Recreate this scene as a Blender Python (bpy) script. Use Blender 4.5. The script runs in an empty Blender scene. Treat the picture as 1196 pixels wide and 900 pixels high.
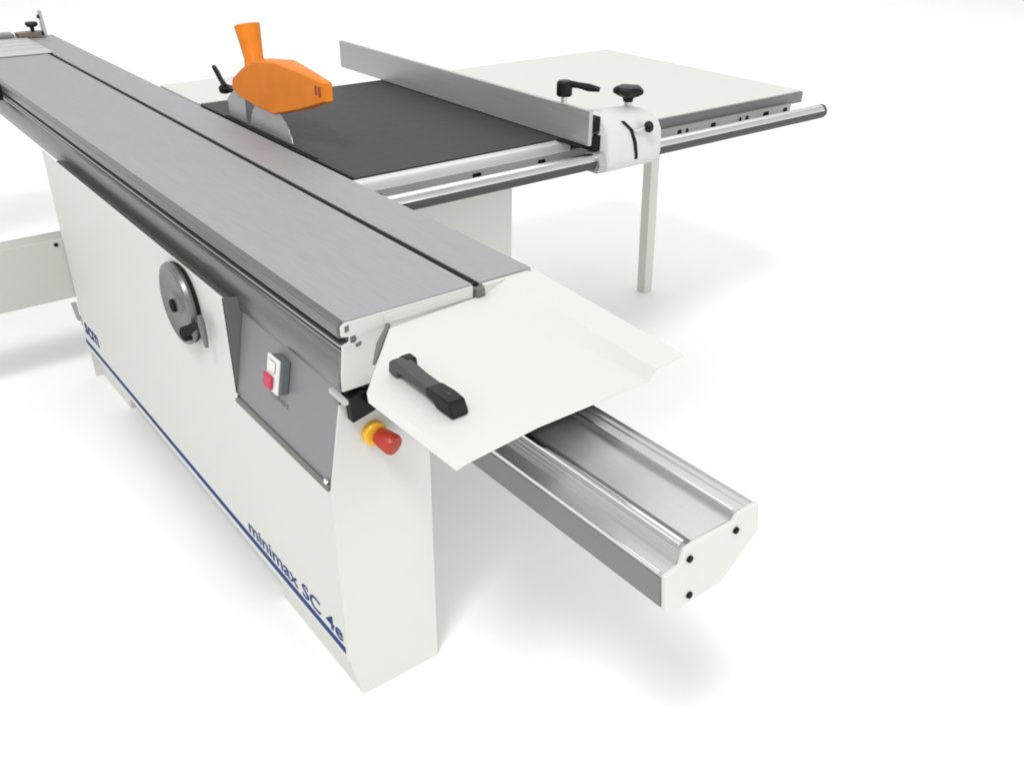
import bpy, bmesh, math, random
from mathutils import Vector, Matrix
S = bpy.context.scene
COL = S.collection
random.seed(4)

# ------------------------------------------------------------------ camera
cam_d = bpy.data.cameras.new("camera")
cam = bpy.data.objects.new("camera", cam_d)
COL.objects.link(cam)
cam.location = (1.32142, -0.66372, 1.59079)
cam.rotation_euler = (1.05995, -0.01078, 0.90994)
cam_d.sensor_width = 36.0
cam_d.lens = 36.0 * 1086.33 / 1196.0
cam_d.clip_start = 0.05
cam_d.clip_end = 600
S.camera = cam

# ------------------------------------------------------------------ studio light
W = bpy.data.worlds.new("World")
S.world = W
W.use_nodes = True
nt = W.node_tree
bg = nt.nodes['Background']
bg.inputs['Color'].default_value = (1.0, 1.0, 1.0, 1)
bg.inputs['Strength'].default_value = 1.0
# studio surround: a little brighter towards the walls than overhead
g_tc = nt.nodes.new('ShaderNodeTexCoord')
g_sep = nt.nodes.new('ShaderNodeSeparateXYZ')
g_mr = nt.nodes.new('ShaderNodeMapRange')
g_mr.inputs['From Min'].default_value = 0.0
g_mr.inputs['From Max'].default_value = 0.8
g_mr.inputs['To Min'].default_value = 1.10
g_mr.inputs['To Max'].default_value = 0.66
nt.links.new(g_tc.outputs['Generated'], g_sep.inputs[0])
nt.links.new(g_sep.outputs['Z'], g_mr.inputs['Value'])
nt.links.new(g_mr.outputs['Result'], bg.inputs['Strength'])

def softbox(name, loc, target, size, power, spread=180):
    l = bpy.data.lights.new(name, 'AREA')
    l.shape = 'SQUARE'
    l.size = size
    l.energy = power
    l.spread = math.radians(spread)
    o = bpy.data.objects.new(name, l)
    COL.objects.link(o)
    o.location = loc
    o.rotation_euler = (Vector(target) - Vector(loc)).to_track_quat('-Z', 'Y').to_euler()
    return o

KEYDIR = Vector((0.47, -0.54, 1.0)).normalized()
KT = Vector((-1.0, 0.8, 0.0))
softbox("key_softbox", KT + KEYDIR * 10.0, KT, 2.0, 440)
softbox("overhead_softbox", (-7.0, 6.0, 9.0), (-8.0, 6.0, 0), 12.0, 490)
softbox("front_softbox", (7.3, 3.0, 1.1), (-0.8, 0.6, 0.5), 2.6, 110)

S.view_settings.view_transform = 'Standard'
S.view_settings.look = 'None'
S.view_settings.exposure = 0.0
S.view_settings.gamma = 1.0
S.render.engine = 'CYCLES'
S.cycles.max_bounces = 8
S.cycles.filter_width = 2.0

# ------------------------------------------------------------------ materials
def mat(name, col, rough=0.5, metal=0.0, noise=0.0, scale=30.0, stretch=(1, 1, 1), bump=0.0, spec=0.5, coat=0.0):
    m = bpy.data.materials.new(name)
    m.use_nodes = True
    n = m.node_tree
    b = n.nodes['Principled BSDF']
    b.inputs['Base Color'].default_value = (*col, 1)
    b.inputs['Roughness'].default_value = rough
    b.inputs['Metallic'].default_value = metal
    b.inputs['Specular IOR Level'].default_value = spec
    b.inputs['Coat Weight'].default_value = coat
    if noise > 0 or bump > 0:
        tc = n.nodes.new('ShaderNodeTexCoord')
        mp = n.nodes.new('ShaderNodeMapping')
        mp.inputs['Scale'].default_value = stretch
        nz = n.nodes.new('ShaderNodeTexNoise')
        nz.inputs['Scale'].default_value = scale
        nz.inputs['Detail'].default_value = 5
        n.links.new(tc.outputs['Object'], mp.inputs['Vector'])
        n.links.new(mp.outputs['Vector'], nz.inputs['Vector'])
        if noise > 0:
            mr = n.nodes.new('ShaderNodeMapRange')
            mr.inputs['From Min'].default_value = 0.25
            mr.inputs['From Max'].default_value = 0.75
            mr.inputs['To Min'].default_value = 1 - noise
            mr.inputs['To Max'].default_value = 1 + noise
            n.links.new(nz.outputs['Fac'], mr.inputs['Value'])
            mx = n.nodes.new('ShaderNodeVectorMath')
            mx.operation = 'SCALE'
            mx.inputs[0].default_value = col
            n.links.new(mr.outputs['Result'], mx.inputs['Scale'])
            n.links.new(mx.outputs['Vector'], b.inputs['Base Color'])
            mr2 = n.nodes.new('ShaderNodeMapRange')
            mr2.inputs['To Min'].default_value = max(0.03, rough - 0.1)
            mr2.inputs['To Max'].default_value = min(1, rough + 0.1)
            n.links.new(nz.outputs['Fac'], mr2.inputs['Value'])
            n.links.new(mr2.outputs['Result'], b.inputs['Roughness'])
        if bump > 0:
            bp = n.nodes.new('ShaderNodeBump')
            bp.inputs['Strength'].default_value = bump
            bp.inputs['Distance'].default_value = 0.001
            n.links.new(nz.outputs['Fac'], bp.inputs['Height'])
            n.links.new(bp.outputs['Normal'], b.inputs['Normal'])
    return m

M = {}
M['floor'] = mat('studio_floor_white', (0.93, 0.93, 0.93), 0.7, spec=0.2)
M['paint'] = mat('white_powder_coat', (0.635, 0.632, 0.602), 0.55, noise=0.012, scale=3.0, bump=0.04, spec=0.25)
M['greypaint'] = mat('warm_grey_paint', (0.50, 0.505, 0.47), 0.45, noise=0.012, scale=3.0)
M['alu'] = mat('satin_aluminium', (0.43, 0.43, 0.435), 0.42, 0.55, noise=0.05, scale=18, stretch=(0.25, 12, 12), bump=0.05)
M['alutop'] = mat('anodised_table_aluminium', (0.335, 0.335, 0.345), 0.58, 0.30, noise=0.07, scale=26, stretch=(0.5, 7, 1), bump=0.10)
M['aludark'] = mat('dark_anodised_aluminium', (0.205, 0.205, 0.208), 0.38, 0.6, noise=0.05, scale=14, stretch=(0.25, 8, 8))
M['alumid'] = mat('shaded_profile_aluminium', (0.205, 0.205, 0.21), 0.30, 0.75, noise=0.04, scale=14, stretch=(0.25, 8, 8))  # same metal as the table top, darkened to suggest its dimmer reflections
M['bar'] = mat('polished_bar_steel', (0.66, 0.66, 0.67), 0.24, 1.0, noise=0.03, scale=10)
M['fence'] = mat('fence_aluminium', (0.47, 0.47, 0.475), 0.40, 0.6, noise=0.05, scale=18, stretch=(0.25, 12, 12), bump=0.05)
M['chrome'] = mat('bright_steel', (0.82, 0.82, 0.83), 0.16, 1.0, noise=0.03, scale=10)
M['rail'] = mat('bright_aluminium_rail', (0.72, 0.72, 0.71), 0.35, 0.6, noise=0.03, scale=10, stretch=(8, 0.3, 8))
M['cast'] = mat('cast_iron_table_black', (0.040, 0.040, 0.041), 0.50, 0.0, noise=0.16, scale=45, bump=0.05, spec=0.15)
M['black'] = mat('black_plastic', (0.008, 0.008, 0.008), 0.42, noise=0.1, scale=30, bump=0.1, spec=0.22)
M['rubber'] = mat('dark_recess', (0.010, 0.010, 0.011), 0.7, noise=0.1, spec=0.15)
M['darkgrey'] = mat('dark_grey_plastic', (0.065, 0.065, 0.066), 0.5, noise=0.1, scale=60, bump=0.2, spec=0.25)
M['panel'] = mat('grey_control_panel', (0.235, 0.235, 0.25), 0.5, 0.2, noise=0.02, scale=12)
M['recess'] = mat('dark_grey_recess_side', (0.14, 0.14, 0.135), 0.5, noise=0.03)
M['wheel'] = mat('grey_handwheel', (0.19, 0.19, 0.188), 0.34, 0.6, noise=0.10, scale=24, bump=0.1)
M['orange'] = mat('orange_plastic', (0.70, 0.205, 0.016), 0.40, noise=0.08, scale=16, bump=0.12, spec=0.14)
M['orange_dark'] = mat('dark_orange_slot', (0.30, 0.035, 0.01), 0.5, noise=0.05)
M['steel'] = mat('ground_steel', (0.62, 0.62, 0.63), 0.34, 0.7, noise=0.03, scale=12)
M['red'] = mat('red_plastic', (0.42, 0.028, 0.012), 0.40, noise=0.04)
M['crimson'] = mat('crimson_button', (0.50, 0.03, 0.07), 0.4, noise=0.04)
M['yellow'] = mat('yellow_plastic', (0.85, 0.48, 0.03), 0.4, noise=0.04)
M['green'] = mat('dark_green_housing', (0.12, 0.145, 0.14), 0.45, noise=0.06)
M['blue'] = mat('dark_blue_print', (0.010, 0.045, 0.18), 0.6, noise=0.03, spec=0.15)
M['white'] = mat('white_plastic', (0.72, 0.72, 0.70), 0.5, noise=0.01, spec=0.3)
M['head'] = mat('white_cast_head', (0.60, 0.60, 0.575), 0.5, noise=0.02, scale=20, bump=0.12, spec=0.3)
M['beamalu'] = mat('milled_beam_aluminium', (0.54, 0.54, 0.545), 0.44, 0.65, noise=0.06, scale=20, stretch=(0.25, 12, 12), bump=0.05)
M['pale'] = mat('pale_anodised_plate', (0.50, 0.50, 0.50), 0.45, 0.2, noise=0.03, scale=9, stretch=(8, 0.3, 1))
M['brown'] = mat('brown_bronze_bar', (0.20, 0.15, 0.115), 0.4, 0.4, noise=0.08)
M['legpaint'] = mat('leg_paint', (0.62, 0.62, 0.57), 0.45, noise=0.015, scale=3)

# ------------------------------------------------------------------ geometry helpers (world coordinates)
AX = {'x': 0, 'y': 1, 'z': 2}

def prism(bm, axis, pts, a0, a1):
    """extrude a 2-D outline along an axis; outline in the other two axes in order"""
    def P(u, v, a):
        return {'x': (a, u, v), 'y': (u, a, v), 'z': (u, v, a)}[axis]
    A = [bm.verts.new(P(u, v, a0)) for u, v in pts]
    B = [bm.verts.new(P(u, v, a1)) for u, v in pts]
    n = len(pts)
    fs = [bm.faces.new(A), bm.faces.new(B[::-1])]
    for i in range(n):
        j = (i + 1) % n
        fs.append(bm.faces.new((A[j], A[i], B[i], B[j])))
    return fs

def box(bm, x0, x1, y0, y1, z0, z1):
    return prism(bm, 'z', [(x0, y0), (x1, y0), (x1, y1), (x0, y1)], z0, z1)

def hexa(bm, lo, hi):
    """solid between two quads"""
    A = [bm.verts.new(p) for p in lo]; B = [bm.verts.new(p) for p in hi]
    bm.faces.new(A[::-1]); bm.faces.new(B)
    for i in range(4):
        j = (i + 1) % 4
        bm.faces.new((A[i], A[j], B[j], B[i]))

def frame(d):
    d = Vector(d).normalized()
    up = Vector((0, 0, 1)) if abs(d.z) < 0.9 else Vector((1, 0, 0))
    u = d.cross(up).normalized(); v = d.cross(u).normalized()
    return u, v

def sweep(bm, path, radii, seg=24, flat=1.0, cap=True, fixed=None):
    """round tube through points with one radius per point"""
    rings = []
    path = [Vector(p) for p in path]
    for i, p in enumerate(path):
        d = (path[min(i + 1, len(path) - 1)] - path[max(i - 1, 0)])
        u, v = fixed if fixed else frame(d)
        r = radii[i] if isinstance(radii, (list, tuple)) else radii
        rings.append([bm.verts.new(p + u * (r * math.cos(t)) + v * (r * flat * math.sin(t)))
                      for t in [2 * math.pi * k / seg for k in range(seg)]])
    for a, b in zip(rings, rings[1:]):
        for k in range(seg):
            j = (k + 1) % seg
            bm.faces.new((a[k], a[j], b[j], b[k]))
    if cap:
        bm.faces.new(rings[0][::-1]); bm.faces.new(rings[-1])

def cyl(bm, p0, p1, r, seg=24, r1=None):
    sweep(bm, [p0, p1], [r, r if r1 is None else r1], seg)

def lathe(bm, base, axis, prof, seg=32, lobes=0, amp=0.0):
    """prof: (distance along axis, radius)"""
    a = Vector(axis).normalized(); u, v = frame(a); base = Vector(base)
    rings = []
    for h, r in prof:
        ring = []
        for k in range(seg):
            t = 2 * math.pi * k / seg
            rr = r * (1 + amp * math.cos(lobes * t)) if lobes else r
            ring.append(bm.verts.new(base + a * h + u * rr * math.cos(t) + v * rr * math.sin(t)))
        rings.append(ring)
    for p, q in zip(rings, rings[1:]):
        for k in range(seg):
            j = (k + 1) % seg
            bm.faces.new((p[k], p[j], q[j], q[k]))
    bm.faces.new(rings[0][::-1]); bm.faces.new(rings[-1])

def wloc(o):
    v = Vector((0, 0, 0))
    while o:
        v = v + Vector(o.location); o = o.parent
    return v

def obj(name, bm, m, parent=None, bevel=0.0, seg=2, smooth=35, origin=None):
    if origin is None:
        cs = [v.co for v in bm.verts]
        lo = Vector((min(c[i] for c in cs) for i in range(3))); hi = Vector((max(c[i] for c in cs) for i in range(3)))
        origin = Vector(((lo.x + hi.x) / 2, (lo.y + hi.y) / 2, lo.z))
    origin = Vector(origin)
    bmesh.ops.recalc_face_normals(bm, faces=bm.faces[:])
    for v in bm.verts: v.co -= origin
    me = bpy.data.meshes.new(name)
    bm.to_mesh(me); bm.free()
    me.materials.append(M[m])
    if smooth:
        me.shade_smooth(); me.set_sharp_from_angle(angle=math.radians(smooth))
    o = bpy.data.objects.new(name, me)
    COL.objects.link(o)
    o.location = origin
    if parent:
        o.parent = parent
        o.location = origin - wloc(parent)
    if bevel > 0:
        b = o.modifiers.new('bevel', 'BEVEL')
        b.width = bevel; b.segments = seg; b.limit_method = 'ANGLE'; b.angle_limit = math.radians(32)
        b.harden_normals = True
    return o

def thing(name, label, cat, loc, group=None):
    o = bpy.data.objects.new(name, None)
    o.empty_display_size = 0.1
    COL.objects.link(o); o.location = loc
    o['label'] = label; o['category'] = cat
    if group: o['group'] = group
    return o

def N(): return bmesh.new()

def bx(name, m, parent, x0, x1, y0, y1, z0, z1, bevel=0.0015):
    b = N(); box(b, x0, x1, y0, y1, z0, z1)
    return obj(name, b, m, parent, bevel)

def text(name, s, m, parent, loc, rot, size, ext=0.0006, sx=1.0, off=0.004):
    c = bpy.data.curves.new(name, 'FONT')
    c.body = s; c.size = size; c.extrude = ext; c.offset = size * off
    t = bpy.data.objects.new(name, c); COL.objects.link(t)
    bpy.context.view_layer.update()
    me = bpy.data.meshes.new_from_object(t.evaluated_get(bpy.context.evaluated_depsgraph_get()))
    bpy.data.objects.remove(t)
    me.name = name
    me.materials.clear(); me.materials.append(M[m])
    w = max(v.co.x for v in me.vertices)
    for v in me.vertices: v.co.x *= sx / w if sx != 1.0 else 1.0
    o = bpy.data.objects.new(name, me); COL.objects.link(o)
    o.parent = parent; o.location = Vector(loc) - wloc(parent); o.rotation_euler = rot
    return o

# ------------------------------------------------------------------ setting
b = N()
R = 150
vs = [b.verts.new((x, y, 0)) for x, y in ((-R, -R), (R, -R), (R, R), (-R, R))]
b.faces.new(vs)
fl = obj('floor', b, 'floor', None, 0, smooth=0, origin=(0, 0, 0))
fl['kind'] = 'structure'

# ------------------------------------------------------------------ the saw
saw = thing('panel_saw', 'white sliding table panel saw with black table, blue stripe and orange blade guard', 'panel saw', (-0.9, 0.1, 0))

YB = -0.046          # outer face of the long side panel
ZP = 0.555           # bottom of the control recess
XR0, XR1 = -0.441, -0.011
# --- long narrow base cabinet: side sheet with the recess opening cut out of it
b = N()
T = 0.004
prism(b, 'y', [(-1.84, 0.112), (XR1, 0.112), (XR1, ZP), (XR0, ZP), (XR0, 0.80), (-1.84, 0.80)], YB, YB + T)
cab = obj('base_cabinet', b, 'paint', saw, 0.0015)
# front sheet, leaning back along the recess at the top, folding in to the plinth at the foot
b = N()
outl = [(-0.018, 0.0), (0.177, 0.0), (0.177, 0.742), (-0.013, 0.732), (YB, ZP), (YB, 0.135), (-0.032, 0.06)]
prism(b, 'x', outl, -0.0105 - T, -0.0105)
obj('front_panel', b, 'paint', cab, 0.0015)
b = N()
box(b, -1.84, -0.015, 0.173, 0.177, 0.0, 0.76)
box(b, -1.84, -1.836, -0.042, 0.173, 0.0, 0.76)
obj('rear_panel', b, 'paint', cab)
b = N()
box(b, -1.836, -0.452, -0.040, 0.172, 0.745, 0.757)
obj('inner_deck', b, 'greypaint', cab)
# recessed feet
b = N(); prism(b, 'y', [(-0.395, 0.0), (-0.0175, 0.0), (-0.0175, 0.150), (-0.44, 0.150), (-0.44, 0.118)], -0.018, 0.16)
obj('plinth', b, 'paint', cab, 0.002)
b = N(); prism(b, 'y', [(-1.85, 0.0), (-1.54, 0.0), (-1.50, 0.118), (-1.50, 0.150), (-1.85, 0.150)], -0.018, 0.16)
obj('plinth', b, 'paint', cab, 0.002)
# dark blue stripe and lettering on the side panel
b = N(); box(b, -1.838, -0.018, YB - 0.0012, YB + 0.001, 0.1340, 0.1505)
obj('stripe', b, 'blue', cab)
text('lettering', 'minimax SC 4e', 'blue', cab, (-0.497, YB - 0.0008, 0.1610), (math.pi / 2, 0, 0), 0.055, sx=0.472)
text('lettering', 'scm', 'blue', cab, (-1.812, YB - 0.0008, 0.185), (math.pi / 2, 0, 0), 0.088, sx=0.15, off=0.014)

# --- control recess
def onpan(x, z, n=0.0):
    """point on the leaning panel plane, n = distance off it"""
    t = (z - ZP) / (0.79 - ZP)
    L = math.hypot(0.046, 0.79 - ZP)
    return (x, YB + 0.046 * t - n * (0.79 - ZP) / L, z + n * 0.046 / L)

def panbox(bm, x0, x1, z0, z1, n0, n1):
    hexa(bm, [onpan(x0, z0, n0), onpan(x1, z0, n0), onpan(x1, z1, n0), onpan(x0, z1, n0)],
         [onpan(x0, z0, n1), onpan(x1, z0, n1), onpan(x1, z1, n1), onpan(x0, z1, n1)])

b = N(); panbox(b, XR0 + 0.001, XR1 - 0.0045, ZP + 0.004, 0.80, -0.004, 0.0)
pan = obj('control_panel', b, 'panel', saw, 0.001)
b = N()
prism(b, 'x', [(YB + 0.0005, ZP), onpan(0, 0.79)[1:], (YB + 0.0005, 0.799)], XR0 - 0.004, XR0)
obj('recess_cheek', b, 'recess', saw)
b = N(); panbox(b, XR0, XR1 - 0.005, ZP - 0.002, ZP + 0.013, 0.0005, 0.004)
obj('recess_edge', b, 'recess', saw, 0.001)
for x, z in ((-0.432, 0.572), (-0.024, 0.572)):
    b = N(); p = onpan(x, z, 0.004); q = onpan(x, z, 0.007); cyl(b, p, q, 0.006, 16)
    obj('screw', b, 'chrome', pan)
# main switch
b = N(); panbox(b, -0.258, -0.206, 0.668, 0.738, 0.0005, 0.020)
sw = obj('main_switch', b, 'green', saw, 0.003)
b = N(); panbox(b, -0.260, -0.208, 0.668, 0.740, 0.0202, 0.025)
obj('switch_cover', b, 'white', sw, 0.002)
b = N(); panbox(b, -0.260, -0.224, 0.673, 0.702, 0.0252, 0.033)
obj('stop_button', b, 'crimson', sw, 0.004)
b = N(); panbox(b, -0.250, -0.220, 0.710, 0.732, 0.0252, 0.028)
obj('start_button', b, 'white', sw, 0.002)
# faint printed marks under the switch
b = N()
for i in range(7):
    x = -0.288 + i * 0.0125 ; hgt = 0.006 + 0.004 * random.random()
    panbox(b, x, x + 0.0075, 0.643 - 0.001 * i, 0.643 + hgt - 0.001 * i, 0.0004, 0.0008)
obj('printed_marks', b, 'recess', pan)

# --- handwheel
hw = None
c = Vector((-0.674, -0.046, 0.708))
b = N(); lathe(b, c, (0, -1, 0), [(0.006, 0.078), (0.010, 0.094), (0.018, 0.0975), (0.026, 0.094), (0.029, 0.086), (0.024, 0.078), (0.020, 0.05), (0.022, 0.030), (0.028, 0.024), (0.028, 0.004)], 64)
hw = obj('handwheel', b, 'wheel', saw)
b = N(); lathe(b, c, (0, -1, 0), [(-0.001, 0.090), (0.009, 0.096), (0.010, 0.02)], 48)
obj('back_ring', b, 'black', hw)
b = N(); lathe(b, c + Vector((-0.004, 0, -0.004)), (0, -1, 0), [(0.0285, 0.016), (0.034, 0.015), (0.036, 0.008)], 24)
obj('hub_cap', b, 'rubber', hw)
b = N()
k0 = Vector((-0.612, -0.070, 0.660))
lathe(b, k0, (0, -1, 0), [(0, 0.018), (0.016, 0.017), (0.020, 0.010)], 24)
sweep(b, [k0 + Vector((0.006, -0.012, 0.006)), Vector((-0.565, -0.074, 0.694)), Vector((-0.522, -0.070, 0.712))], [0.013, 0.009, 0.0075], 16)
obj('crank_hinge', b, 'rubber', hw)
b = N(); sweep(b, [(-0.524, -0.070, 0.736), (-0.521, -0.070, 0.720), (-0.515, -0.070, 0.69), (-0.511, -0.070, 0.664)], [0.005, 0.0075, 0.007, 0.0045], 16)
obj('crank_grip', b, 'wheel', hw)

# --- emergency stop on the narrow front
b = N(); lathe(b, (-0.0105, 0.051, 0.653), (1, 0, 0), [(0, 0.0245), (0.012, 0.0245), (0.015, 0.022)], 32)
es = obj('emergency_stop', b, 'yellow', saw)
b = N(); lathe(b, (0.006, 0.054, 0.652), (1, 0.30, -0.22), [(0, 0.0160), (0.006, 0.0175), (0.012, 0.0195), (0.036, 0.0215), (0.042, 0.0190), (0.0440, 0.012)], 32)
obj('button', b, 'red', es)
# black limit switch block and bracket under the table end
b = N(); prism(b, 'x', [(0.001, 0.700), (0.050, 0.712), (0.056, 0.745), (0.030, 0.758), (-0.002, 0.752)], -0.0095, 0.012)
prism(b, 'x', [(0.022, 0.742), (0.050, 0.736), (0.062, 0.750), (0.040, 0.764)], 0.013, 0.035)
obj('limit_switch', b, 'black', saw, 0.002)
b = N(); prism(b, 'y', [(-0.020, 0.760), (0.036, 0.757), (0.036, 0.766), (-0.020, 0.769)], -0.026, -0.017)
obj('clip', b, 'pale', saw, 0.001)

# --- wide main cabinet
b = N(); box(b, -1.62, -0.80, 0.185, 1.0, 0.0, 0.855)
obj('main_cabinet', b, 'paint', saw, 0.004)

# --- cast table with blade slot
b = N()
box(b, -1.732, -0.7235, 0.436, 1.135, 0.862, 0.899)
cast = obj('saw_table', b, 'cast', saw, 0.002)
b = N(); box(b, -1.53, -0.93, 0.4365, 0.4425, 0.8995, 0.9010)
obj('table_insert', b, 'rubber', cast)
b = N(); box(b, -1.744, -0.73, 0.4225, 0.4355, 0.865, 0.885)
obj('gap_strip', b, 'rubber', cast)
# outfeed extension behind the saw table
b = N(); box(b, -2.105, -1.7475, 0.436, 0.72, 0.872, 0.898)
obj('outfeed_table', b, 'paint', saw, 0.002)
# wide white extension table
b = N()
box(b, -1.742, -0.7285, 1.1375, 2.245, 0.868, 0.899)
ext = obj('extension_table', b, 'paint', saw, 0.002)
b = N(); box(b, -0.7280, -0.7215, 1.139, 2.247, 0.858, 0.8955)
obj('edge_trim', b, 'aludark', ext, 0.001)
# support leg
b = N(); hexa(b, [(-1.25, 2.036, 0.0), (-1.205, 2.036, 0.0), (-1.205, 2.082, 0.0), (-1.25, 2.082, 0.0)],
              [(-1.25, 2.002, 0.867), (-1.205, 2.002, 0.867), (-1.205, 2.048, 0.867), (-1.25, 2.048, 0.867)])
leg = obj('support_leg', b, 'legpaint', saw, 0.002)

# --- fence guide rail
b = N()
box(b, -0.7210, -0.690, 0.425, 1.125, 0.866, 0.896)
gr = obj('guide_rail', b, 'rail', saw, 0.003)
b = N()
prism(b, 'y', [(-0.7205, 0.865), (-0.7205, 0.818), (-0.662, 0.818), (-0.662, 0.826), (-0.705, 0.826), (-0.705, 0.865)], 0.426, 2.165)
obj('rail_web', b, 'alu', gr, 0.001)
for y, ln in ((0.495, 0.012), (0.80, 0.030), (1.03, 0.028), (1.46, 0.022), (1.505, 0.012), (1.60, 0.018), (1.635, 0.012), (1.76, 0.024), (1.895, 0.011), (1.93, 0.016), (2.03, 0.028), (2.135, 0.022)):
    b = N(); pts = []; hh = 0.0085 if y > 1.4 else 0.006
    for k in range(16):
        t = 2 * math.pi * k / 16
        pts.append((y + math.copysign(max(ln / 2 - 0.006, 0), math.cos(t)) + 0.006 * math.cos(t), 0.848 + hh * math.sin(t)))
    prism(b, 'x', pts, -0.7045, -0.7035)
    obj('rail_slot', b, 'rubber', gr)
b = N(); cyl(b, (-0.60, 0.425, 0.857), (-0.60, 2.185, 0.857), 0.0225, 48)
bar = obj('round_bar', b, 'bar', saw, 0.0)
b = N(); lathe(b, (-0.60, 2.1852, 0.857), (0, 1, 0), [(0, 0.0228), (0.012, 0.0228), (0.016, 0.019)], 48)
obj('end_cap', b, 'darkgrey', bar)
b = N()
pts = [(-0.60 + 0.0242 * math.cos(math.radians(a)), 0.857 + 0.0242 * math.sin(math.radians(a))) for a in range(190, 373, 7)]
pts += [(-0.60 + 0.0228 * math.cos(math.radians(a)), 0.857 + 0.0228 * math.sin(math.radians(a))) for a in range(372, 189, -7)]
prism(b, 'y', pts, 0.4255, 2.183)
obj('bar_shade_strip', b, 'darkgrey', bar)  # dark shell stands for the bar's shaded, dark-reflecting lower half
for y in (0.62, 1.55, 2.02):
    b = N(); cyl(b, (-0.6615, y, 0.835), (-0.604, y, 0.850), 0.007, 16)
    obj('bar_bolt', b, 'steel', bar)

# --- saw blade, riving knife, orange guard
def blade_bm():
    bm = N(); pts = []
    n = 40; cx, cz, r = -1.245, 0.842, 0.152
    for k in range(n):
        for dt, rr in ((0.0, r), (0.35, r + 0.001), (0.5, r - 0.002), (0.75, r - 0.002)):
            t = 2 * math.pi * (k + dt) / n
            pts.append((cx + rr * math.cos(t), cz + rr * math.sin(t)))
    prism(bm, 'y', pts, 0.4545, 0.4575)
    return bm
blade = obj('saw_blade', blade_bm(), 'steel', saw)
b = N(); prism(b, 'y', [(-1.535, 0.87), (-1.415, 0.87), (-1.412, 0.93), (-1.395, 0.985), (-1.39, 1.00), (-1.46, 0.995), (-1.54, 0.95)], 0.454, 0.458)
obj('riving_knife', b, 'steel', saw, 0.0008)
hood = [(-1.505, 0.992), (-1.452, 0.975), (-1.31, 0.9665), (-1.205, 0.966), (-1.05, 1.007), (-0.888, 1.050),
        (-0.886, 1.098), (-1.03, 1.108), (-1.165, 1.116), (-1.32, 1.098), (-1.40, 1.068), (-1.49, 1.024)]
cxh, czh = -1.2, 1.04
b = N()
layers = [(0.430, 0.955), (0.442, 0.99), (0.447, 1.0), (0.492, 1.0), (0.506, 0.93)]
rings = []
def hoody(x, y):
    return 0.476 + (y - 0.468) * 0.92 * (1 - 0.62 * min(1, max(0, (x + 1.16) / 0.24)))
for y, s in layers:
    rings.append([b.verts.new((cxh + 0.02 + (x - cxh) * s * (0.965 if x < cxh else 1.0) - (0.03 if x > -1.0 else 0.0), hoody(x, y), czh + (z - czh) * s)) for x, z in hood])
for A, B in zip(rings, rings[1:]):
    n = len(A)
    for i in range(n):
        j = (i + 1) % n
        b.faces.new((A[i], A[j], B[j], B[i]))
b.faces.new(rings[0][::-1]); b.faces.new(rings[-1])
guard = obj('blade_guard', b, 'orange', saw, 0.003, 2, smooth=12)
# extraction spout, hollow at the top
b = N()
path = [(-1.350, 0.478, 1.055), (-1.368, 0.482, 1.090), (-1.385, 0.486, 1.125), (-1.408, 0.49, 1.175)]
sweep(b, path, [0.034, 0.0275, 0.031, 0.037], 32, cap=False, fixed=(Vector((0.93, -0.05, 0.30)).normalized(), Vector((0.1, 1, 0)).normalized()))
sweep(b, path[::-1], [0.034, 0.028, 0.0245, 0.030], 32, cap=False, fixed=(Vector((0.93, -0.05, 0.30)).normalized(), Vector((0.1, 1, 0)).normalized()))
rb = [v for v in b.verts]
n = 32
topo, topi = rb[3 * n:4 * n], rb[4 * n:5 * n]
for k in range(n):
    j = (k + 1) % n
    b.faces.new((topo[k], topo[j], topi[j], topi[k]))
obj('extraction_spout', b, 'orange', guard, smooth=60)
for x in (-0.944, -0.926):
    b = N(); prism(b, 'y', [(x - 0.006, 1.058), (x + 0.005, 1.060), (x + 0.005, 1.084), (x - 0.006, 1.084)], 0.4590, 0.4665)
    obj('nose_slot', b, 'orange_dark', guard, 0.001)
# clamping lever
b = N()
cyl(b, (-1.545, 0.47, 0.974), (-1.465, 0.466, 0.985), 0.012, 20)
lathe(b, (-1.568, 0.462, 0.962), (0.15, -0.1, 1), [(0, 0.016), (0.004, 0.019), (0.016, 0.019), (0.020, 0.014)], 24)
sweep(b, [(-1.563, 0.462, 0.978), (-1.594, 0.462, 0.996), (-1.620, 0.463, 1.014), (-1.642, 0.464, 1.026)], [0.009, 0.0075, 0.0085, 0.007], 16)
obj('clamping_lever', b, 'black', guard)

# --- left carrying arm behind the cabinet
b = N(); box(b, -1.93, -1.845, -1.6, 0.10, 0.303, 0.510)
arm = obj('support_arm', b, 'greypaint', saw, 0.003)
b = N(); lathe(b, (-1.845, -0.068, 0.493), (1, 0, 0), [(0, 0.007), (0.004, 0.006)], 16)
obj('bolt', b, 'rubber', arm)
b = N(); prism(b, 'x', [(-0.066, 0.285), (-0.048, 0.285), (-0.048, 0.214), (-0.058, 0.220), (-0.062, 0.250)], -1.85, -1.8405)
obj('bracket', b, 'alu', saw, 0.002)
b = N(); box(b, -1.8445, -1.8405, -0.047, -0.035, 0.20, 0.235)
obj('grommet', b, 'rubber', saw, 0.001)

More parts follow.
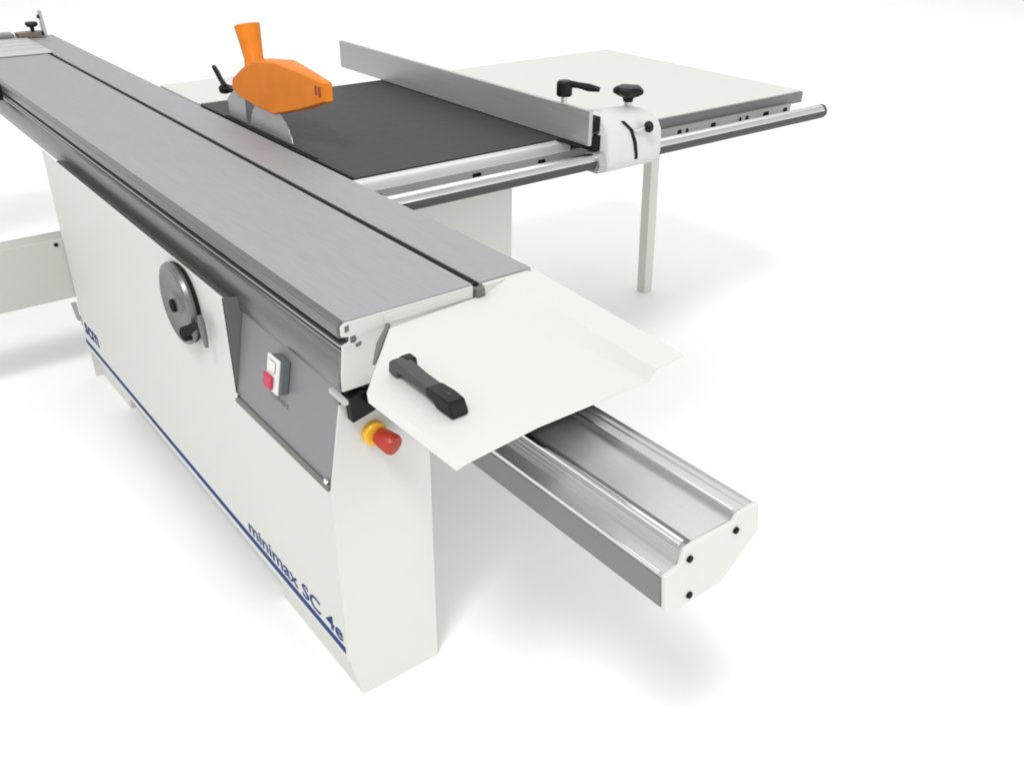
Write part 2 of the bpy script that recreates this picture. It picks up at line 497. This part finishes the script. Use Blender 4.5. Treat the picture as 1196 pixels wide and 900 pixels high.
# --- stationary beam the table slides on
X1 = 0.650
capo = [(0.157, 0.631), (0.179, 0.621), (0.285, 0.621), (0.358, 0.688), (0.347, 0.746), (0.300, 0.7445), (0.292, 0.734), (0.203, 0.7355), (0.186, 0.732), (0.179, 0.7065), (0.148, 0.702)]
b = N()
pr_ = [(0.158, 0.633), (0.180, 0.625), (0.284, 0.625), (0.355, 0.690), (0.345, 0.744), (0.340, 0.7395), (0.334, 0.7395), (0.333, 0.743),
       (0.327, 0.7435), (0.325, 0.741), (0.318, 0.741), (0.316, 0.7435), (0.305, 0.7435), (0.300, 0.743), (0.2995, 0.7345), (0.2985, 0.731), (0.2955, 0.731), (0.2945, 0.7335),
       (0.2085, 0.7335), (0.2070, 0.722), (0.199, 0.722), (0.1985, 0.731), (0.196, 0.7325), (0.1915, 0.7325), (0.190, 0.724), (0.187, 0.724), (0.186, 0.718), (0.183, 0.718), (0.182, 0.712),
       (0.180, 0.712), (0.178, 0.704), (0.152, 0.7005), (0.149, 0.696)]
prism(b, 'x', pr_, -1.9, X1 - 0.0085)
beam = obj('guide_beam', b, 'beamalu', saw, 0.0008, 1)
b = N(); cyl(b, (-1.9, 0.1925, 0.7335), (X1 - 0.012, 0.1925, 0.7335), 0.0060, 20); cyl(b, (-1.9, 0.302, 0.7435), (X1 - 0.012, 0.302, 0.7435), 0.0028, 12)
cyl(b, (-1.9, 0.151, 0.7005), (X1 - 0.012, 0.151, 0.7005), 0.0034, 12)
obj('guide_rod', b, 'chrome', beam)
b = N(); hexa(b, [(-1.9, 0.1478, 0.694), (X1 - 0.0092, 0.1478, 0.694), (X1 - 0.0092, 0.156, 0.6345), (-1.9, 0.156, 0.6345)],
              [(-1.9, 0.1502, 0.694), (X1 - 0.0092, 0.1502, 0.694), (X1 - 0.0092, 0.1585, 0.6345), (-1.9, 0.1585, 0.6345)])
obj('side_strip', b, 'aludark', beam)
b = N(); prism(b, 'x', capo, X1 - 0.008, X1)
capb = obj('beam_end_cap', b, 'paint', beam, 0.002)
for y, z in ((0.197, 0.712), (0.298, 0.7165), (0.207, 0.638)):
    b = N(); lathe(b, (X1 + 0.0002, y, z), (1, 0, 0), [(-0.001, 0.0058), (0.0035, 0.0055), (0.004, 0.003)], 16)
    obj('screw', b, 'rubber', beam)

# ------------------------------------------------------------------ sliding table
st = thing('sliding_table', 'long grey aluminium sliding table with a dark slot and white end cover', 'sliding table', (-1.7, 0.2, 0.76))
XB = -3.42
b = N(); box(b, XB, 0.0, 0.004, 0.2785, 0.8805, 0.9)
obj('table_plate', b, 'alutop', st, 0.0015)
b = N(); box(b, XB, 0.0, 0.2945, 0.420, 0.8805, 0.9005)
obj('table_strip', b, 'alutop', st, 0.0015)
b = N(); box(b, -2.94, -0.002, 0.2787, 0.2943, 0.8700, 0.8972)
obj('slot_bed', b, 'rubber', st)
b = N()
side = [(0.0035, 0.8995), (-0.004, 0.8955), (-0.006, 0.892), (-0.006, 0.869), (-0.003, 0.867), (0.010, 0.867), (0.010, 0.857), (-0.001, 0.857), (-0.005, 0.8555),
        (-0.005, 0.850), (-0.001, 0.848), (0.002, 0.846), (0.002, 0.842), (-0.001, 0.841), (-0.001, 0.836), (0.003, 0.834), (0.003, 0.829), (-0.001, 0.826),
        (-0.006, 0.815), (-0.011, 0.795), (-0.013, 0.778), (-0.011, 0.766), (-0.004, 0.761), (0.020, 0.761), (0.11, 0.762), (0.28, 0.80), (0.415, 0.862), (0.415, 0.8795), (0.0037, 0.8795)]
prism(b, 'x', side, XB, -0.0035)
sp = obj('side_profile', b, 'alumid', st, 0.0)
b = N(); box(b, XB, -0.004, -0.0072, -0.0060, 0.870, 0.891)
obj('scale_strip', b, 'aludark', sp)
b = N(); cyl(b, (XB, -0.0035, 0.853), (-0.003, -0.0035, 0.853), 0.0020, 12)
obj('trim_bead', b, 'alu', sp)
# white end plate of the table with the profile's openings
b = N(); prism(b, 'x', [(0.006, 0.8965), (-0.003, 0.890), (-0.003, 0.872), (0.012, 0.868), (0.012, 0.858), (-0.003, 0.8535), (-0.003, 0.842), (-0.009, 0.795), (-0.010, 0.765), (0.11, 0.765), (0.2785, 0.802), (0.2785, 0.8965)], -0.0030, 0.003)
ep = obj('end_plate', b, 'paint', st, 0.0012)
b = N()
prism(b, 'x', [(0.013, 0.868), (0.022, 0.870), (0.026, 0.863), (0.022, 0.856), (0.013, 0.857)], 0.0032, 0.0040)
prism(b, 'x', [(0.004, 0.890), (0.012, 0.892), (0.012, 0.881), (0.004, 0.879)], 0.0032, 0.0040)
prism(b, 'x', [(0.022, 0.852), (0.034, 0.855), (0.034, 0.848), (0.024, 0.845)], 0.0032, 0.0040)
obj('profile_opening', b, 'recess', ep)
b = N(); box(b, -0.010, 0.014, 0.280, 0.298, 0.872, 0.8925)
obj('slot_stop', b, 'recess', st, 0.001)
b = N(); box(b, 0.0005, 0.010, 0.2995, 0.412, 0.8655, 0.8965)
obj('end_block', b, 'paint', st, 0.001)

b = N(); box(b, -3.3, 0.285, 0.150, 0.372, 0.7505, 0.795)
obj('carriage_shade_block', b, 'rubber', st, 0.002)  # unseen carriage body, added in black to darken the beam below
b = N(); sweep(b, [(0.008, 0.088, 0.872), (0.05, 0.045, 0.862), (0.085, 0.012, 0.850)], [0.004, 0.007, 0.003], 12)
obj('gap_shade', b, 'recess', st)  # dark rod put in for the shade between table end and cover

# white folded end cover
TH = 0.0025
def sheet(bm, quads):
    for q in quads:
        v = [bm.verts.new(p) for p in q]
        bm.faces.new(v)
b = N()
rows = [  # outline across the cover: (x_back, y_back, z_back, x_front, y_front, z_front)
    (0.206, -0.069, 0.860, 0.440, -0.067, 0.8605),
    (0.190, -0.062, 0.868, 0.445, -0.052, 0.8690),
    (0.025, 0.080, 0.8745, 0.437, 0.082, 0.8745),
    (0.0055, 0.300, 0.8750, 0.437, 0.309, 0.8750),
    (0.0115, 0.350, 0.8970, 0.444, 0.318, 0.8970),
    (0.0115, 0.424, 0.8970, 0.438, 0.389, 0.8970),
]
V = []
for (xa, ya, za, xb_, yb_, zb_) in rows:
    line = []
    for k in range(9):
        t = k / 8
        line.append(b.verts.new((xa + (xb_ - xa) * t, ya + (yb_ - ya) * t, za + (zb_ - za) * t)))
    V.append(line)
for A, B in zip(V, V[1:]):
    for k in range(8):
        b.faces.new((A[k], A[k + 1], B[k + 1], B[k]))
flap = obj('end_cover', b, 'paint', st, 0.0, smooth=0)
so = flap.modifiers.new('thick', 'SOLIDIFY'); so.thickness = TH; so.offset = -1
bv = flap.modifiers.new('bevel', 'BEVEL'); bv.width = 0.0045; bv.segments = 3; bv.limit_method = 'ANGLE'; bv.angle_limit = math.radians(10); bv.harden_normals = True
for p in flap.data.polygons: p.use_smooth = True
# back fold of the cover, against the table end
b = N(); prism(b, 'x', [(0.082, 0.8745), (0.082, 0.8925), (0.276, 0.8925), (0.276, 0.8750)], 0.0034, 0.0058)
obj('mounting_fold', b, 'paint', flap, 0.0008)
# handle
b = N()
def HT(pts):
    return [(0.162 + (x - 0.150) * 0.850, 0.872 + (z - 0.872) * (0.92 if z > 0.8925 else 0.62)) for x, z in pts]
hp = [(0.150, 0.874), (0.153, 0.896), (0.166, 0.905), (0.190, 0.9045), (0.235, 0.900), (0.285, 0.899), (0.325, 0.901), (0.352, 0.899), (0.362, 0.890), (0.364, 0.872),
      (0.318, 0.872), (0.306, 0.884), (0.270, 0.8885), (0.225, 0.8895), (0.192, 0.8925), (0.184, 0.889), (0.180, 0.874)]
prism(b, 'y', HT(hp), -0.006, 0.022)
hd = obj('handle', b, 'darkgrey', st, 0.0035, 3)
b = N(); prism(b, 'y', HT([(0.283, 0.8995), (0.325, 0.9020), (0.354, 0.8998), (0.3640, 0.890), (0.3660, 0.874), (0.316, 0.874), (0.304, 0.886), (0.283, 0.888)]), -0.0075, 0.0235)
obj('handle_end', b, 'black', hd, 0.003, 3)
b = N(); prism(b, 'y', HT([(0.149, 0.874), (0.151, 0.8965), (0.164, 0.9062), (0.186, 0.9056), (0.190, 0.8928), (0.184, 0.874)]), 0.0120, 0.0310)
obj('handle_end', b, 'black', hd, 0.003, 3)
b = N(); lathe(b, (0.316, 0.008, 0.8990), (0, 0, 1), [(0, 0.0030), (0.0015, 0.0025)], 16)
obj('screw', b, 'darkgrey', hd)
# small dark clamp at the far left edge
b = N(); box(b, -2.50, -2.455, -0.040, -0.0075, 0.838, 0.893)
lathe(b, (-2.478, -0.052, 0.865), (0, -1, 0), [(-0.012, 0.010), (0, 0.018), (0.012, 0.018), (0.018, 0.012)], 20)
obj('edge_clamp', b, 'black', st, 0.002)

# ------------------------------------------------------------------ crosscut table across the far end
ct = thing('crosscut_table', 'pale grey crosscut table laid across the far end of the sliding table', 'crosscut table', (-3.16, -0.4, 0.9))
b = N()
box(b, -3.425, -2.935, -1.6, 0.300, 0.9018, 0.9060)
tp = obj('table_top', b, 'pale', ct, 0.001)
b = N()
for x in (-3.06, -3.16, -3.25, -3.34):
    box(b, x - 0.004, x + 0.004, -1.59, 0.298, 0.9062, 0.9072)
obj('groove_line', b, 'pale', tp)
b = N(); box(b, -3.42, -2.94, -1.6, -0.05, 0.862, 0.9016)
obj('table_frame', b, 'alu', ct, 0.002)

cf = thing('crosscut_fence', 'grey crosscut fence with brown flip stop and black knob on the far table', 'crosscut fence', (-3.40, 0.0, 0.907))
b = N(); box(b, -3.45, -3.37, -1.6, 0.255, 0.9075, 0.922)
obj('fence_profile', b, 'aludark', cf, 0.003)
b = N(); prism(b, 'z', [(-3.40, 0.262), (-3.36, 0.268), (-3.355, 0.365), (-3.40, 0.372), (-3.415, 0.32)], 0.9078, 0.926)
obj('stop_arm', b, 'brown', cf, 0.003)
b = N(); lathe(b, (-3.385, 0.335, 0.9262), (0, 0, 1), [(0, 0.008), (0.016, 0.009), (0.020, 0.022), (0.030, 0.026), (0.038, 0.022)], 24, 5, 0.08)
obj('knob', b, 'black', cf)
b = N(); prism(b, 'y', [(-3.395, 0.9078), (-3.355, 0.9078), (-3.360, 0.935), (-3.372, 0.975), (-3.380, 1.008), (-3.402, 1.008), (-3.398, 0.96)], 0.372, 0.386)
obj('stop_flag', b, 'alu', cf, 0.003)
b = N(); cyl(b, (-3.374, 0.371, 0.985), (-3.374, 0.362, 0.985), 0.008, 16)
obj('stop_pin', b, 'black', cf)
b = N(); box(b, -3.40, -3.352, 0.366, 0.3715, 0.9079, 0.925)
obj('stop_base', b, 'black', cf)

# ------------------------------------------------------------------ rip fence
rf = thing('rip_fence', 'grey aluminium rip fence standing across the black table with white clamping head', 'rip fence', (-0.9, 1.15, 0.9))
b = N(); prism(b, 'x', [(1.108, 0.9015), (1.122, 0.9015), (1.122, 0.9985), (1.108, 0.9985)], -2.020, -0.598)
fp = obj('fence_plate', b, 'fence', rf, 0.002)
b = N(); box(b, -2.040, -0.603, 1.1225, 1.130, 0.925, 0.940)
obj('rear_groove', b, 'aludark', fp)
# head casting, C-shaped round the bar
arc = [(-0.60 + 0.040 * math.cos(math.radians(a)), 0.857 + 0.040 * math.sin(math.radians(a))) for a in (-75, -50, -25, 0)]
prof = arc + [(-0.562, 0.900), (-0.566, 0.935), (-0.580, 0.957), (-0.605, 0.970), (-0.645, 0.978), (-0.700, 0.975), (-0.745, 0.962), (-0.765, 0.940), (-0.768, 0.912), (-0.738, 0.9035), (-0.690, 0.9035), (-0.655, 0.890), (-0.640, 0.860), (-0.638, 0.835), (-0.618, 0.815)]
b = N()
hcx, hcz = -0.66, 0.90
L = [(1.152, 0.93), (1.157, 0.985), (1.168, 1.0), (1.345, 1.0), (1.360, 0.985), (1.368, 0.95)]
rings = []
for y, s in L:
    dz = -0.012 * max(0, (y - 1.28) / 0.09)
    rings.append([b.verts.new((hcx + (x - hcx) * s, y, hcz + (z - hcz) * s + (dz if z > 0.93 else 0))) for x, z in prof])
for A, B in zip(rings, rings[1:]):
    n = len(A)
    for i in range(n):
        j = (i + 1) % n
        b.faces.new((A[i], A[j], B[j], B[i]))
b.faces.new(rings[0][::-1]); b.faces.new(rings[-1])
head = obj('clamping_head', b, 'head', rf, 0.0, smooth=50)
# dark strip for the slot between castings, following the curved front of the head
b = N()
fr = [(-0.5595, 0.850), (-0.5585, 0.862), (-0.5590, 0.900), (-0.5640, 0.937), (-0.5785, 0.9600)]
yy = [1.258, 1.257, 1.249, 1.235, 1.214]
for (x0, z0), (x1, z1), ya, yb_ in zip(fr, fr[1:], yy, yy[1:]):
    hexa(b, [(x0 - 0.004, ya, z0), (x0 - 0.004, ya + 0.011, z0), (x1 - 0.004, yb_ + 0.011, z1), (x1 - 0.004, yb_, z1)],
         [(x0 + 0.0008, ya, z0), (x0 + 0.0008, ya + 0.011, z0), (x1 + 0.0008, yb_ + 0.011, z1), (x1 + 0.0008, yb_, z1)])
obj('head_slot', b, 'rubber', head)
b = N(); lathe(b, (-0.68, 1.335, 0.962), (0, 0, 1), [(0, 0.020), (0.006, 0.019), (0.007, 0.011), (0.022, 0.011)], 24)
obj('knob_stem', b, 'steel', rf)
b = N(); lathe(b, (-0.68, 1.335, 0.982), (0, 0, 1), [(0, 0.013), (0.012, 0.016), (0.018, 0.030), (0.026, 0.042), (0.036, 0.043), (0.043, 0.036), (0.046, 0.020)], 60, 5, 0.10)
obj('star_knob', b, 'black', rf)
b = N(); sweep(b, [(-0.562, 1.252, 0.930), (-0.551, 1.281, 0.939)], [0.003, 0.003], 12)
obj('ball_stem', b, 'steel', rf)
b = N()
lathe(b, (-0.550, 1.280, 0.940), (0.35, 0.9, 0.1), [(0, 0.008), (0.004, 0.014), (0.012, 0.0170), (0.020, 0.014), (0.024, 0.007)], 24)
obj('ball_knob', b, 'black', rf)
# locking lever above the fence
b = N(); cyl(b, (-0.712, 1.112, 0.999), (-0.712, 1.112, 1.024), 0.008, 16)
obj('lever_post', b, 'steel', rf)
b = N()
lathe(b, (-0.712, 1.112, 1.020), (0, 0, 1), [(0, 0.020), (0.004, 0.0225), (0.036, 0.0225), (0.042, 0.017)], 32)
sweep(b, [(-0.700, 1.120, 1.054), (-0.672, 1.132, 1.053), (-0.645, 1.144, 1.050), (-0.617, 1.157, 1.048)], [0.010, 0.0085, 0.0110, 0.007], 20)
obj('locking_lever', b, 'black', rf)
# dark brackets joining the fence to the head
b = N(); box(b, -0.640, -0.600, 1.1235, 1.153, 0.935, 0.978); box(b, -0.648, -0.595, 1.1240, 1.153, 0.885, 0.926); box(b, -0.71, -0.612, 1.085, 1.150, 0.8972, 0.9012)
obj('fence_bracket', b, 'rubber', rf, 0.002)
b = N(); prism(b, 'y', [(-0.575, 0.825), (-0.562, 0.850), (-0.575, 0.882), (-0.625, 0.882), (-0.640, 0.850), (-0.625, 0.825)], 1.125, 1.1515)
obj('bar_shoe', b, 'alu', rf, 0.002)
